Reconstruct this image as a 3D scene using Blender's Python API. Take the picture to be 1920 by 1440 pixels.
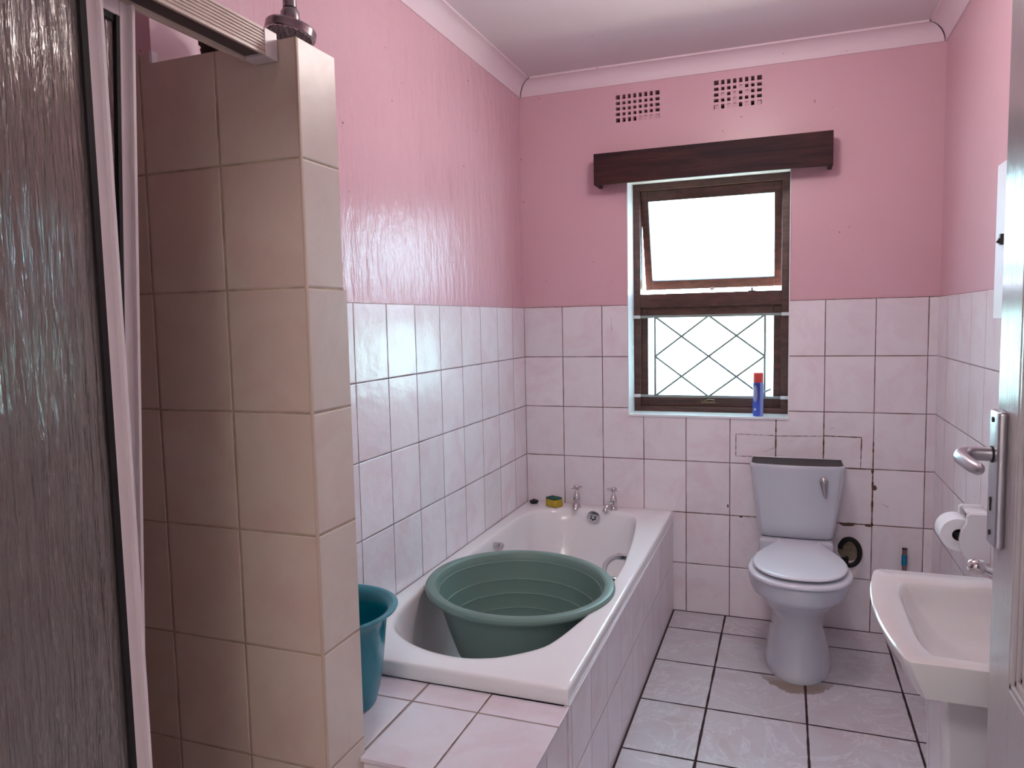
import bpy, bmesh, math, random
from mathutils import Vector, Matrix, noise
random.seed(7)
for o in list(bpy.data.objects): bpy.data.objects.remove(o)
S = bpy.context.scene
COL = S.collection
PI = math.pi

# ------------------------------------------------------------------ camera
cam_d = bpy.data.cameras.new('camera'); cam = bpy.data.objects.new('camera', cam_d); COL.objects.link(cam)
R = [[0.9373534881938994, 0.34775078799960285, -0.02092433072728497],
     [-0.009780240450437652, 0.08630546718454724, 0.9962207151182857],
     [-0.348242422842854, 0.9336063173413686, -0.08429981703910473]]
M4 = Matrix.Identity(4)
for i in range(3):
    M4[i][0] = R[0][i]; M4[i][1] = R[1][i]; M4[i][2] = -R[2][i]
M4.translation = Vector((1.25094, -3.54958, 1.42096))
cam.matrix_world = M4
cam_d.sensor_width = 36; cam_d.lens = 36*1382.48/1920; cam_d.clip_start = .02
S.camera = cam
# ------------------------------------------------------------------ exposure, world, lights
S.view_settings.view_transform = 'Standard'; S.view_settings.look = 'None'
S.view_settings.gamma = 1; S.view_settings.use_curve_mapping = False
S.view_settings.exposure = 0.34
W = bpy.data.worlds.new('world'); S.world = W; W.use_nodes = True
wn = W.node_tree.nodes; wl = W.node_tree.links; wn.clear()
wo = wn.new('ShaderNodeOutputWorld'); wb = wn.new('ShaderNodeBackground')
wt = wn.new('ShaderNodeTexCoord'); ws = wn.new('ShaderNodeSeparateXYZ'); wr = wn.new('ShaderNodeValToRGB')
wl.new(wt.outputs['Generated'], ws.inputs[0]); wm = wn.new('ShaderNodeMapRange'); wl.new(ws.outputs['Z'], wm.inputs[0]); wm.inputs[1].default_value = -1; wm.inputs[2].default_value = 1; wl.new(wm.outputs[0], wr.inputs[0])
wr.color_ramp.elements.new(.5); we = wr.color_ramp.elements      # sunlit garden below the horizon, pale haze, bluer sky above
we[0].position = .47; we[0].color = (.74, .80, .60, 1)
we[1].position = .52; we[1].color = (.76, .90, 1.10, 1)
we[2].position = .75; we[2].color = (.72, .85, 1.22, 1)
wl.new(wr.outputs[0], wb.inputs[0]); wb.inputs[1].default_value = 17
wl.new(wb.outputs[0], wo.inputs[0])

def area(name, loc, direction, sx, sy, power, col, portal=False, spread=PI, shape='RECTANGLE'):
    d = bpy.data.lights.new(name, 'AREA'); d.shape = shape; d.size = sx
    if shape == 'RECTANGLE': d.size_y = sy
    d.energy = power; d.color = col; d.spread = spread
    if portal: d.cycles.is_portal = True
    o = bpy.data.objects.new(name, d); COL.objects.link(o)
    o.location = loc; o.rotation_euler = Vector(direction).to_track_quat('-Z', 'Y').to_euler()
    return o
area('window_portal', (.9, .33, 1.52), (0, -1, 0), .74, 1.14, 1, (1, 1, 1), portal=True)
pd = bpy.data.lights.new('ceiling_lamp', 'POINT'); pd.energy = 16; pd.color = (1, .90, .86); pd.shadow_soft_size = .11
po_ = bpy.data.objects.new('ceiling_lamp', pd); COL.objects.link(po_); po_.location = (1.05, -1.32, 2.36)
area('hall_fill_light', (.9, -4.3, 2.5), (0, .25, -1), .5, .5, 16, (1, .94, .90))  # unseen fill light added in the hall to brighten the room

# ------------------------------------------------------------------ object helpers
def link(name, me, parent=None):
    o = bpy.data.objects.new(name, me); COL.objects.link(o)
    if parent is not None: o.parent = parent
    return o
def empty(name, label, cat, loc=(0,0,0), group=None):
    o = bpy.data.objects.new(name, None); COL.objects.link(o); o.location = loc
    o['label'] = label; o['category'] = cat
    if group: o['group'] = group
    return o
def tag(o, label, cat, group=None):
    o['label'] = label; o['category'] = cat
    if group: o['group'] = group
    return o

class MB:
    """collects geometry in world coordinates, then builds one mesh object"""
    def __init__(s): s.b = bmesh.new(); s.mi = 0
    def _m(s, fs):
        for f in fs: f.material_index = s.mi
        return fs
    def box(s, a, b, M=None, bev=0, seg=2):
        r = bmesh.ops.create_cube(s.b, size=1)
        vs = r['verts']
        for v in vs:
            v.co = Vector([a[i] + (v.co[i]+.5)*(b[i]-a[i]) for i in range(3)])
        fs = list({f for v in vs for f in v.link_faces})
        s._m(fs)
        if bev:
            es = list({e for v in vs for e in v.link_edges})
            rr = bmesh.ops.bevel(s.b, geom=es, offset=bev, segments=seg, affect='EDGES', profile=.5)
            fs = rr['faces']; s._m(fs)
            vs = list({v for f in fs for v in f.verts} | {v for v in vs if v.is_valid})
        if M is not None:
            for v in vs:
                if v.is_valid: v.co = M @ v.co
        return vs
    def quad(s, *ps):
        f = s.b.faces.new([s.b.verts.new(p) for p in ps]); f.material_index = s.mi; return f
    def loft(s, rings, closed=True, cap0=False, cap1=False, smooth=True):
        L = [[s.b.verts.new(p) for p in r] for r in rings]
        n = len(L[0])
        for i in range(len(L)-1):
            for j in range(n if closed else n-1):
                k = (j+1) % n
                f = s.b.faces.new((L[i][j], L[i][k], L[i+1][k], L[i+1][j])); f.smooth = smooth; f.material_index = s.mi
        if cap0: f = s.b.faces.new(list(reversed(L[0]))); f.material_index = s.mi
        if cap1: f = s.b.faces.new(L[-1]); f.material_index = s.mi
        return L
    def tube(s, pts, r, n=12, cap=True, flat=None):
        pts = [Vector(p) for p in pts]; rs = r if isinstance(r, (list, tuple)) else [r]*len(pts)
        rings = []; up = None
        for i, p in enumerate(pts):
            t = (pts[min(i+1, len(pts)-1)] - pts[max(i-1, 0)]).normalized()
            if up is None:
                up = Vector((0, 0, 1)) if abs(t.z) < .9 else Vector((1, 0, 0))
            a = t.cross(up).normalized(); b = a.cross(t).normalized(); up = b
            fl = flat or 1
            rings.append([p + (a*math.cos(2*PI*k/n)*rs[i]*fl + b*math.sin(2*PI*k/n)*rs[i]) for k in range(n)])
        s.loft(rings, cap0=cap, cap1=cap)
    def lathe(s, prof, c=(0,0,0), axis='Z', n=48, cap0=True, cap1=True, M=None):
        rings = []
        for (r, h) in prof:
            ring = []
            for k in range(n):
                a = 2*PI*k/n
                v = Vector((max(r, 1e-5)*math.cos(a), max(r, 1e-5)*math.sin(a), h))
                if axis == 'X': v = Vector((v.z, v.x, v.y))
                if axis == 'Y': v = Vector((v.y, v.z, v.x))
                if M is not None: v = M @ v
                ring.append(v + Vector(c))
            rings.append(ring)
        s.loft(rings, cap0=cap0, cap1=cap1)
    def build(s, name, mat, parent=None, smooth_angle=None, origin=None):
        bmesh.ops.remove_doubles(s.b, verts=s.b.verts, dist=1e-6)
        bmesh.ops.recalc_face_normals(s.b, faces=s.b.faces)
        me = bpy.data.meshes.new(name); s.b.to_mesh(me); s.b.free()
        for m in (mat if isinstance(mat, (list, tuple)) else [mat]): me.materials.append(m)
        if smooth_angle is not None:
            for pl in me.polygons: pl.use_smooth = True
            me.set_sharp_from_angle(angle=math.radians(smooth_angle))
        o = link(name, me, parent)
        if parent is not None:
            me.transform(Matrix.Translation(-Vector(parent.location) - (Vector(parent.parent.location) if parent.parent else Vector())))
            if parent.type == 'MESH':   # sub-part of a mesh part: parent sits at thing's origin
                pass
        elif origin is not None:
            me.transform(Matrix.Translation(-Vector(origin))); o.location = origin
        return o
def bevel_mod(o, w, seg=2, ang=35):
    m = o.modifiers.new('bevel', 'BEVEL'); m.width = w; m.segments = seg; m.limit_method = 'ANGLE'; m.angle_limit = math.radians(ang)
    return o
def structure(o): o['kind'] = 'structure'; return o

# ------------------------------------------------------------------ materials
def srgb(r, g, b):
    f = lambda c: (c/255/12.92 if c/255 <= .04045 else ((c/255+.055)/1.055)**2.4)
    return (f(r), f(g), f(b), 1)
def mat(name):
    m = bpy.data.materials.new(name); m.use_nodes = True
    nt = m.node_tree; nt.nodes.clear()
    return m, nt, nt.nodes, nt.links
class N:
    """tiny node builder"""
    def __init__(s, name):
        s.m, s.nt, s.n, s.l = mat(name); s.out = s.n.new('ShaderNodeOutputMaterial')
        s._pos = None
    def set(s, sock, v):
        if hasattr(v, 'is_output'): s.l.new(v, sock)
        else: sock.default_value = v
    def math(s, op, a, b=0.0, c=None, clamp=False):
        x = s.n.new('ShaderNodeMath'); x.operation = op; x.use_clamp = clamp
        s.set(x.inputs[0], a); s.set(x.inputs[1], b)
        if c is not None: s.set(x.inputs[2], c)
        return x.outputs[0]
    def pos(s):
        if s._pos is None:
            g = s.n.new('ShaderNodeNewGeometry'); q = s.n.new('ShaderNodeSeparateXYZ'); s.l.new(g.outputs['Position'], q.inputs[0])
            s._pos = (g.outputs['Position'], q.outputs)
        return s._pos
    def scaled(s, sc, src=None):
        x = s.n.new('ShaderNodeMapping'); s.l.new(src or s.pos()[0], x.inputs['Vector']); x.inputs['Scale'].default_value = sc
        return x.outputs[0]
    def noise(s, scale=5, detail=3, rough=.5, vec=None, dist=0):
        x = s.n.new('ShaderNodeTexNoise'); s.l.new(vec or s.pos()[0], x.inputs['Vector'])
        x.inputs['Scale'].default_value = scale; x.inputs['Detail'].default_value = detail; x.inputs['Roughness'].default_value = rough
        x.inputs['Distortion'].default_value = dist
        return x.outputs[0]
    def ramp(s, v, stops):
        x = s.n.new('ShaderNodeValToRGB'); s.l.new(v, x.inputs[0]); e = x.color_ramp.elements
        while len(e) < len(stops): e.new(.5)
        for i, (p, c) in enumerate(stops): e[i].position = p; e[i].color = c if len(c) == 4 else (*c, 1)
        return x.outputs[0]
    def smooth(s, v, a, b):
        x = s.n.new('ShaderNodeMapRange'); x.interpolation_type = 'SMOOTHSTEP'
        s.l.new(v, x.inputs[0]); x.inputs[1].default_value = a; x.inputs[2].default_value = b
        return x.outputs[0]
    def mix(s, f, a, b, mode='MIX'):
        x = s.n.new('ShaderNodeMix'); x.data_type = 'RGBA'; x.blend_type = mode
        s.set(x.inputs[0], f); s.set(x.inputs[6], a); s.set(x.inputs[7], b)
        return x.outputs[2]
    def bump(s, h, strength=.2, dist=.01, normal=None):
        x = s.n.new('ShaderNodeBump'); x.inputs['Strength'].default_value = strength; x.inputs['Distance'].default_value = dist
        s.l.new(h, x.inputs['Height'])
        if normal is not None: s.l.new(normal, x.inputs['Normal'])
        return x.outputs[0]
    def principled(s, col, rough=.5, metal=0, normal=None, spec=.5, **k):
        x = s.n.new('ShaderNodeBsdfPrincipled')
        s.set(x.inputs['Base Color'], col); s.set(x.inputs['Roughness'], rough); s.set(x.inputs['Metallic'], metal)
        x.inputs['Specular IOR Level'].default_value = spec
        if normal is not None: s.l.new(normal, x.inputs['Normal'])
        for kk, v in k.items(): s.set(x.inputs[kk.replace('_', ' ')], v)
        s.l.new(x.outputs[0], s.out.inputs[0]); return x
def val(c, k): return (c[0]*k, c[1]*k, c[2]*k, 1)

def plain(name, col, rough=.4, metal=0, bumps=None, var=.06, spec=.5, vscale=6, **k):
    q = N(name)
    nz = q.noise(vscale, 3)
    c = q.mix(nz, val(col, 1-var), val(col, 1+var))
    nm = q.bump(q.noise(bumps[0], 3), bumps[1], .004) if bumps else None
    q.principled(c, rough, metal, nm, spec, **k)
    return q.m

AX = {'x': 0, 'y': 1, 'z': 2}
def tile(name, au, pu, ou, av, pv, ov, base, grout, gw=.003, rough=.16, var=.06, mottle=.10, bumpn=.05, floor=False, gwv=None):
    q = N(name); P, xyz = q.pos()
    U = q.math('DIVIDE', q.math('SUBTRACT', xyz[AX[au]], ou), pu)
    V = q.math('DIVIDE', q.math('SUBTRACT', xyz[AX[av]], ov), pv)
    def edge(t, p):
        f = q.math('FRACT', t); return q.math('MULTIPLY', q.math('MINIMUM', f, q.math('SUBTRACT', 1.0, f)), p)
    eu, ev = edge(U, pu), edge(V, pv)
    wob = q.math('MULTIPLY', q.math('SUBTRACT', q.noise(9, 3), .5), gw*.9)
    k = (gwv or gw)/gw
    d = q.math('MINIMUM', q.math('ADD', eu, wob), q.math('ADD', q.math('DIVIDE', ev, k), wob))
    m = q.smooth(d, gw*.5-.0003, gw*.5+.0009)          # 0 in grout, 1 on tile
    cv = q.n.new('ShaderNodeCombineXYZ'); q.l.new(q.math('FLOOR', U), cv.inputs[0]); q.l.new(q.math('FLOOR', V), cv.inputs[1])
    wn_ = q.n.new('ShaderNodeTexWhiteNoise'); wn_.noise_dimensions = '2D'; q.l.new(cv.outputs[0], wn_.inputs['Vector'])
    # every tile has its own patch of mottling
    off = q.n.new('ShaderNodeVectorMath'); off.operation = 'MULTIPLY_ADD'
    q.l.new(wn_.outputs['Color'], off.inputs[0]); off.inputs[1].default_value = (7, 7, 7); q.l.new(P, off.inputs[2])
    n1 = q.noise(5, 6, .65, off.outputs[0], .8); n2 = q.noise(22, 4, .6, off.outputs[0])
    warm = val((base[0]*1.0, base[1]*.90, base[2]*.86), 1.0)
    c = q.mix(q.smooth(n1, .40, .70), base, (base[0]*(1-mottle*.5), base[1]*(1-mottle*1.3), base[2]*(1-mottle*1.2), 1))
    c = q.mix(q.math('MULTIPLY', q.smooth(n2, .45, .8), .35), c, val(base, 1-mottle))
    if floor:
        a = q.noise(3.2, 8, .62, off.outputs[0], 2.2)
        vein = q.math('SUBTRACT', 1.0, q.smooth(q.math('ABSOLUTE', q.math('SUBTRACT', a, .5)), .0, .022))
        c = q.mix(q.math('MULTIPLY', vein, .75), c, val((base[0]*1.2, base[1]*1.25, base[2]*1.22), 1))
        b2 = q.noise(2.1, 7, .7, off.outputs[0], 1.5)
        c = q.mix(q.math('MULTIPLY', q.smooth(b2, .52, .68), .5), c, (base[0]*.83, base[1]*.70, base[2]*.64, 1))
        # brown grime ring on the floor round the toilet foot
        dx = q.math('DIVIDE', q.math('SUBTRACT', xyz[0], 1.302), .158); dy = q.math('DIVIDE', q.math('SUBTRACT', xyz[1], -.385), .278)
        rr = q.math('SQRT', q.math('ADD', q.math('MULTIPLY', dx, dx), q.math('MULTIPLY', dy, dy)))
        rr = q.math('ADD', rr, q.math('MULTIPLY', q.math('SUBTRACT', q.noise(30, 5, .7), .5), .30))
        front = q.math('SUBTRACT', 1.0, q.smooth(xyz[1], -.62, -.52))
        grime = q.math('MULTIPLY', front, q.math('SUBTRACT', 1.0, q.smooth(rr, 1.00, 1.10)))
        c = q.mix(q.math('MULTIPLY', grime, .8), c, srgb(120, 98, 72))
        edge_l = q.math('SUBTRACT', 1.0, q.smooth(q.math('ABSOLUTE', q.math('SUBTRACT', rr, 1.05)), .0, .03))
        c = q.mix(q.math('MULTIPLY', q.math('MULTIPLY', front, edge_l), .6), c, srgb(70, 52, 38))
    tone = q.math('ADD', 1-var, q.math('MULTIPLY', wn_.outputs['Value'], var*1.6))
    cc = q.n.new('ShaderNodeVectorMath'); cc.operation = 'SCALE'; q.l.new(c, cc.inputs[0]); q.l.new(tone, cc.inputs['Scale'])
    gcol = q.mix(q.smooth(q.noise(14, 4, .7), .35, .7), grout, val(grout, .6))
    col = q.mix(m, gcol, cc.outputs[0])
    h = q.smooth(d, gw*.3, gw*.5+.0035)
    nm = q.bump(h, .6, .0025)
    if floor: nm = q.bump(q.noise(28, 4, .6), .10, .004, nm)
    nm = q.bump(q.noise(11, 3, .5, off.outputs[0]), bumpn, .02, nm)
    nm = q.bump(q.noise(60, 2), bumpn*.6, .004, nm)
    ro = q.math('ADD', q.math('MULTIPLY', q.math('SUBTRACT', 1.0, m), .6), q.math('ADD', rough, q.math('MULTIPLY', n2, .08)))
    q.principled(col, ro, 0, nm, .5)
    return q.m

DZ = .0104; WP = .2017
TB = srgb(234, 228, 235)
BR = srgb(92, 66, 58)
t_back = tile('white_tile_back', 'x', WP, 0, 'z', .25, -DZ, TB, BR, .0026, .2)
t_left = tile('white_tile_left', 'y', WP, -.1702, 'z', .25, -DZ, srgb(238, 234, 242), srgb(110, 96, 98), .0026, .19, bumpn=.18)
t_right = tile('white_tile_right', 'y', .2017, -.39, 'z', .25, -DZ, TB, srgb(120, 96, 88), .0022, .16)
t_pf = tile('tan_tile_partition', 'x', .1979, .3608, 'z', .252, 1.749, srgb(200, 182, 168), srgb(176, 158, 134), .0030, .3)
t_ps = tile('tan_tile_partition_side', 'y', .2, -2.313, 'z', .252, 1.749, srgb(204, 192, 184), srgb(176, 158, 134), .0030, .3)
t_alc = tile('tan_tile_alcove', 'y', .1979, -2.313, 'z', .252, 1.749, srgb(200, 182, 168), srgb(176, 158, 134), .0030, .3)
t_panel = tile('white_tile_panel', 'y', .2, -.006, 'z', .25, .245, srgb(234, 228, 236), srgb(128, 108, 104), .0018, .2)
t_plat2 = tile('white_tile_platform_side', 'x', .40, .5375, 'y', .34, -1.9335, srgb(218, 212, 222), srgb(140, 120, 112), .0040, .2)
t_plat = tile('white_tile_platform', 'x', .183, .3545, 'y', .34, -1.9335, srgb(218, 212, 222), srgb(140, 120, 112), .0040, .2)
t_floor = tile('marble_floor_tile', 'x', .3421, .9899, 'y', .3405, -.2114, srgb(200, 196, 204), srgb(48, 34, 36), .0075, .26, floor=True, bumpn=.03, gwv=.0075, mottle=.10)
# grey-brown grout alone, for chips and repair lines
grout_m = plain('old_grout', srgb(96, 74, 62), .9, bumps=(60, .4), var=.3)

def paint(name, base, streak=False, rough=.33):
    q = N(name); P, xyz = q.pos()
    v = q.scaled((1, 1, .18))
    n = q.noise(2.0, 4, .6); c = q.mix(n, val(base, .95), val(base, 1.05))
    nm = None
    if streak:
        s1 = q.noise(9, 5, .65, v); s2 = q.noise(40, 3, .6, v)
        # faint drip stains
        c = q.mix(q.math('MULTIPLY', q.smooth(s1, .56, .78), .28), c, (base[0]*.72, base[1]*.66, base[2]*.62, 1))
        nm = q.bump(s1, .25, .02); nm = q.bump(s2, .22, .006, nm); nm = q.bump(q.noise(22, 4, .65, q.scaled((1, 1, .4))), .5, .010, nm)
    else:
        nm = q.bump(q.noise(30, 3), .10, .004)
    dots = q.noise(55, 1, .5); c = q.mix(q.math('MULTIPLY', q.smooth(dots, .79, .82), .6), c, srgb(90, 50, 55))
    q.principled(c, rough, 0, nm, .5)
    return q.m
PK = srgb(214, 172, 184)
p_pink = paint('pink_paint', PK)
p_pink_s = paint('pink_gloss_paint_streaky', PK, True, .24)
p_ceil = paint('ceiling_paint', srgb(216, 204, 210), rough=.6)
p_cove = paint('cornice_paint', srgb(228, 208, 218), rough=.5)
p_hall = paint('hall_paint', srgb(214, 206, 198), rough=.6)
m_white = plain('white_gloss_reveal', srgb(232, 230, 236), .25, var=.03)
ceramic = plain('white_ceramic', srgb(222, 218, 224), .09, var=.02, Coat_Weight=.3)
wc_cer = plain('greyish_white_toilet_ceramic', srgb(194, 197, 208), .09, var=.02, Coat_Weight=.3)
basin_cer = plain('cream_basin_ceramic', srgb(212, 208, 210), .10, var=.02, Coat_Weight=.3)
bath_m = plain('cream_bath_acrylic', srgb(232, 230, 234), .16, var=.02, bumps=(3, .03))
seat_m = plain('white_seat_plastic', srgb(214, 216, 228), .18, var=.01)
chrome = plain('chrome', (.62, .60, .62, 1), .14, 1, var=.1)
satin = plain('satin_aluminium', (.50, .49, .53, 1), .34, 1, var=.05)
dark_m = plain('dark_void', (.012, .010, .010, 1), .8)
black_r = plain('black_rubber', (.012, .011, .012, 1), .6, bumps=(40, .3), spec=.25)
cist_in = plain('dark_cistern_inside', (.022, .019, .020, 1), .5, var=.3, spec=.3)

def wood(name, base, rough=.35):
    q = N(name); v = q.scaled((.25, 1, 1.0))
    g = q.noise(38, 5, .65, v, .6); g2 = q.noise(4, 4, .6)
    c = q.mix(q.smooth(g, .35, .7), val(base, .65), val(base, 1.35)); c = q.mix(q.math('MULTIPLY', q.smooth(g2, .55, .75), .3), c, srgb(120, 96, 82))
    q.principled(c, rough, 0, q.bump(g, .2, .003), .5); return q.m
w_frame = wood('dark_stained_window_wood', srgb(78, 46, 40), .42)
def wood2():
    q = N('dark_pelmet_wood'); v = q.scaled((.10, 1, 1.0))
    g = q.noise(26, 5, .65, v, .6)
    c = q.mix(q.smooth(g, .3, .75), srgb(34, 17, 26), srgb(72, 38, 36)); q.principled(c, .6, 0, q.bump(g, .05, .003), .25); return q.m
w_pelmet = wood2()

def pane_mat():
    q = N('frosted_window_glass')
    tr = q.n.new('ShaderNodeBsdfTransparent'); tr.inputs[0].default_value = (.80, .97, .97, 1)
    tl = q.n.new('ShaderNodeBsdfTranslucent'); tl.inputs[0].default_value = (.78, .96, .95, 1)
    gl = q.n.new('ShaderNodeBsdfGlossy'); gl.inputs['Roughness'].default_value = .25
    nm = q.bump(q.noise(60, 3), .5, .004); q.l.new(nm, gl.inputs['Normal'])
    a = q.n.new('ShaderNodeMixShader'); b = q.n.new('ShaderNodeMixShader')
    a.inputs[0].default_value = .72; q.l.new(tr.outputs[0], a.inputs[1]); q.l.new(tl.outputs[0], a.inputs[2])
    f = q.n.new('ShaderNodeFresnel'); f.inputs[0].default_value = 1.45; q.l.new(f.outputs[0], b.inputs[0])
    q.l.new(a.outputs[0], b.inputs[1]); q.l.new(gl.outputs[0], b.inputs[2]); q.l.new(b.outputs[0], q.out.inputs[0])
    return q.m
pane_m = pane_mat()
def shower_glass():
    q = N('rain_pattern_shower_glass')
    v = q.scaled((1, 1, .07))
    s1 = q.noise(75, 3, .55, v, .6); s2 = q.noise(230, 2, .5, v)
    nm = q.bump(s1, 1.0, .010); nm = q.bump(s2, .5, .003, nm)
    rf = q.n.new('ShaderNodeBsdfRefraction'); rf.inputs['IOR'].default_value = 1.12; rf.inputs['Roughness'].default_value = .22; rf.inputs['Color'].default_value = (.80, .78, .74, 1)
    q.l.new(nm, rf.inputs['Normal'])
    tp = q.n.new('ShaderNodeBsdfTransparent'); tp.inputs[0].default_value = (.86, .84, .82, 1)
    gl = q.n.new('ShaderNodeBsdfGlossy'); gl.inputs['Roughness'].default_value = .12; gl.inputs['Color'].default_value = (.95, .95, .95, 1); q.l.new(nm, gl.inputs['Normal'])
    df = q.n.new('ShaderNodeBsdfDiffuse'); df.inputs[0].default_value = srgb(190, 178, 174)
    m0 = q.n.new('ShaderNodeMixShader'); m0.inputs[0].default_value = .35; q.l.new(rf.outputs[0], m0.inputs[1]); q.l.new(tp.outputs[0], m0.inputs[2])
    m1 = q.n.new('ShaderNodeMixShader'); m1.inputs[0].default_value = .22; q.l.new(m0.outputs[0], m1.inputs[1]); q.l.new(df.outputs[0], m1.inputs[2])
    m2 = q.n.new('ShaderNodeMixShader'); f = q.n.new('ShaderNodeFresnel'); f.inputs[0].default_value = 1.55; q.l.new(nm, f.inputs['Normal'])
    q.l.new(f.outputs[0], m2.inputs[0]); q.l.new(m1.outputs[0], m2.inputs[1]); q.l.new(gl.outputs[0], m2.inputs[2]); q.l.new(m2.outputs[0], q.out.inputs[0])
    return q.m
rain_m = shower_glass()
alu_w = plain('white_coated_aluminium', srgb(214, 202, 204), .32, var=.04)
def door_mat():
    q = N('white_gloss_door_paint'); v = q.scaled((1, 1, .05))
    s = q.noise(160, 3, .6, v)
    c = q.mix(q.noise(5, 4), srgb(168, 160, 164), srgb(184, 176, 180))
    q.principled(c, .2, 0, q.bump(s, .35, .002), .5); return q.m
door_m = door_mat()

# ------------------------------------------------------------------ structure
def wall_grid(mb, axis, at, thick, u0, u1, z0, z1, holes, splits=()):
    """solid slab along axis ('x' wall in the xz plane or 'y' in yz) with rectangular holes; splits=[(z, mat)]"""
    us = sorted({u0, u1, *[h[0] for h in holes], *[h[1] for h in holes]}); zs = sorted({z0, z1, *[h[2] for h in holes], *[h[3] for h in holes], *[s_[0] for s_ in splits]})
    us = [u for u in us if u0-1e-9 <= u <= u1+1e-9]; zs = [z for z in zs if z0-1e-9 <= z <= z1+1e-9]
    P = (lambda u, d, z: (u, d, z)) if axis == 'x' else (lambda u, d, z: (d, u, z))
    solid = {}
    for i in range(len(us)-1):
        for j in range(len(zs)-1):
            cu, cz = (us[i]+us[i+1])/2, (zs[j]+zs[j+1])/2
            solid[i, j] = not any(h[0] < cu < h[1] and h[2] < cz < h[3] for h in holes)
    for (i, j), sol in solid.items():
        if not sol: continue
        a, b, c, d = us[i], us[i+1], zs[j], zs[j+1]
        mi = 0
        for s_ in splits:
            if (c+d)/2 > s_[0]: mi = s_[1]
        mb.mi = mi
        mb.quad(P(a, at, c), P(b, at, c), P(b, at, d), P(a, at, d))
        mb.mi = 0 if not splits else splits[-1][1]
        mb.quad(P(a, at+thick, c), P(b, at+thick, c), P(b, at+thick, d), P(a, at+thick, d))
        for (di, dj, q) in ((-1, 0, (P(a, at, c), P(a, at+thick, c), P(a, at+thick, d), P(a, at, d))), (1, 0, (P(b, at, c), P(b, at+thick, c), P(b, at+thick, d), P(b, at, d))),
                            (0, -1, (P(a, at, c), P(b, at, c), P(b, at+thick, c), P(a, at+thick, c))), (0, 1, (P(a, at, d), P(b, at, d), P(b, at+thick, d), P(a, at+thick, d)))):
            if not solid.get((i+di, j+dj), False): mb.quad(*q)

TT = 1.4896; CZ = 2.598; WX = 1.8508; YF = -3.09
VENTS = [(.480, .687, 2.353, 2.479), (.932, 1.138, 2.362, 2.488)]
# back wall with window and vent openings; a tile layer stands 5 mm proud below
mb = MB(); wall_grid(mb, 'x', .005, .25, -.15, WX+.15, 0, CZ+.02, [(.532, 1.262, .958, 2.082)] + VENTS)
wb_ = structure(mb.build('wall_back', p_pink))
mb = MB(); wall_grid(mb, 'x', 0, .005, 0, WX, 0, TT, [(.532, 1.262, .958, 2.082)])
def strip(a, b, w=.0028, d=.0007):
    """a thin uneven grout line on the back wall from a to b, (x, z)"""
    v = Vector((b[0]-a[0], b[1]-a[1])); n = max(2, int(v.length/.012)); p = Vector((-v.y, v.x)).normalized()
    mb.mi = 1; prev = None
    for i in range(n+1):
        t = i/n; c = Vector(a)+v*t; ww = w*(.35+1.1*random.random())
        q = [(c.x+p.x*ww/2, -d, c.y+p.y*ww/2), (c.x-p.x*ww/2, -d, c.y-p.y*ww/2)]
        if prev: mb.quad(prev[0], prev[1], q[1], q[0])
        prev = q
def blob(c, r, d=.0008, seedv=0):
    mb.mi = 1; rnd = random.Random(seedv); n = 14
    vs = [mb.b.verts.new((c[0]+math.cos(2*PI*k/n)*r[0]*(.7+.5*rnd.random()), -d, c[1]+math.sin(2*PI*k/n)*r[1]*(.7+.5*rnd.random()))) for k in range(n)]
    mb.b.faces.new(vs).material_index = 1
z3 = .75-DZ; z2 = .5-DZ
strip((1.035, .878), (1.206, .876)); strip((1.035, .878), (1.035, .774)); strip((1.035, .774), (1.206, .777))
strip((1.206, .874), (1.410, .880)); strip((1.413, .882), (1.566, .880), .004); strip((1.566, .88), (1.564, z3), .004)
strip((WP*6, .96), (WP*6, z3), .005); strip((WP*7, .96), (WP*7, z3), .005); strip((WP*8, .86), (WP*8, z2-.02), .007)
strip((1.45, z2), (1.62, z2), .006); strip((1.49, z3), (1.61, z3), .004); strip((1.16, .80), (1.205, .82), .002)
strip((.76, z2), (1.13, z2), .003)
strip((0.0, TT-.001), (.53, TT-.001), .002); strip((1.264, TT-.001), (WX, TT-.001), .002)
blob((1.621, .657), (.011, .013), seedv=3); blob((1.612, z3-.01), (.006, .012), seedv=5); blob((1.512, z2-.006), (.03, .007), seedv=6); blob((1.60, z2-.004), (.02, .005), seedv=8)
blob((1.00, z2+.045), (.004, .009), seedv=9); blob((1.06, z2-.004), (.008, .004), seedv=11); blob((1.47, z3+.02), (.010, .012), seedv=12)
strip((1.655, .585), (1.678, .575), .0015); strip((1.44, .915), (1.457, .92), .0015); strip((.45, 1.43), (.452, 1.36), .0012)
structure(mb.build('wall_back', [t_back, grout_m]))
joint_m = plain('dark_floor_joint', srgb(48, 34, 36), .8)
mb = MB(); mb.box((.745, -.006, 0), (WX, 0, .0015)); mb.box((.744, -1.84, 0), (.752, -.006, .0015)); structure(mb.build('trim_9', joint_m))
# broken-out hole in the tiles behind the toilet, where the pipe enters
# left wall
mb = MB(); wall_grid(mb, 'y', -.005, -.15, -2.305, .15, 0, CZ+.02, []); structure(mb.build('wall_left', p_pink_s))
mb = MB(); wall_grid(mb, 'y', 0, -.005, -2.3, 0, 0, TT, []); structure(mb.build('wall_left', t_left))
# right wall
mb = MB(); wall_grid(mb, 'y', WX+.005, .15, YF, .15, 0, CZ+.02, []); structure(mb.build('wall_right', p_pink))
mb = MB(); wall_grid(mb, 'y', WX, .005, YF, 0, 0, TT, []); structure(mb.build('wall_right', t_right))
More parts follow.
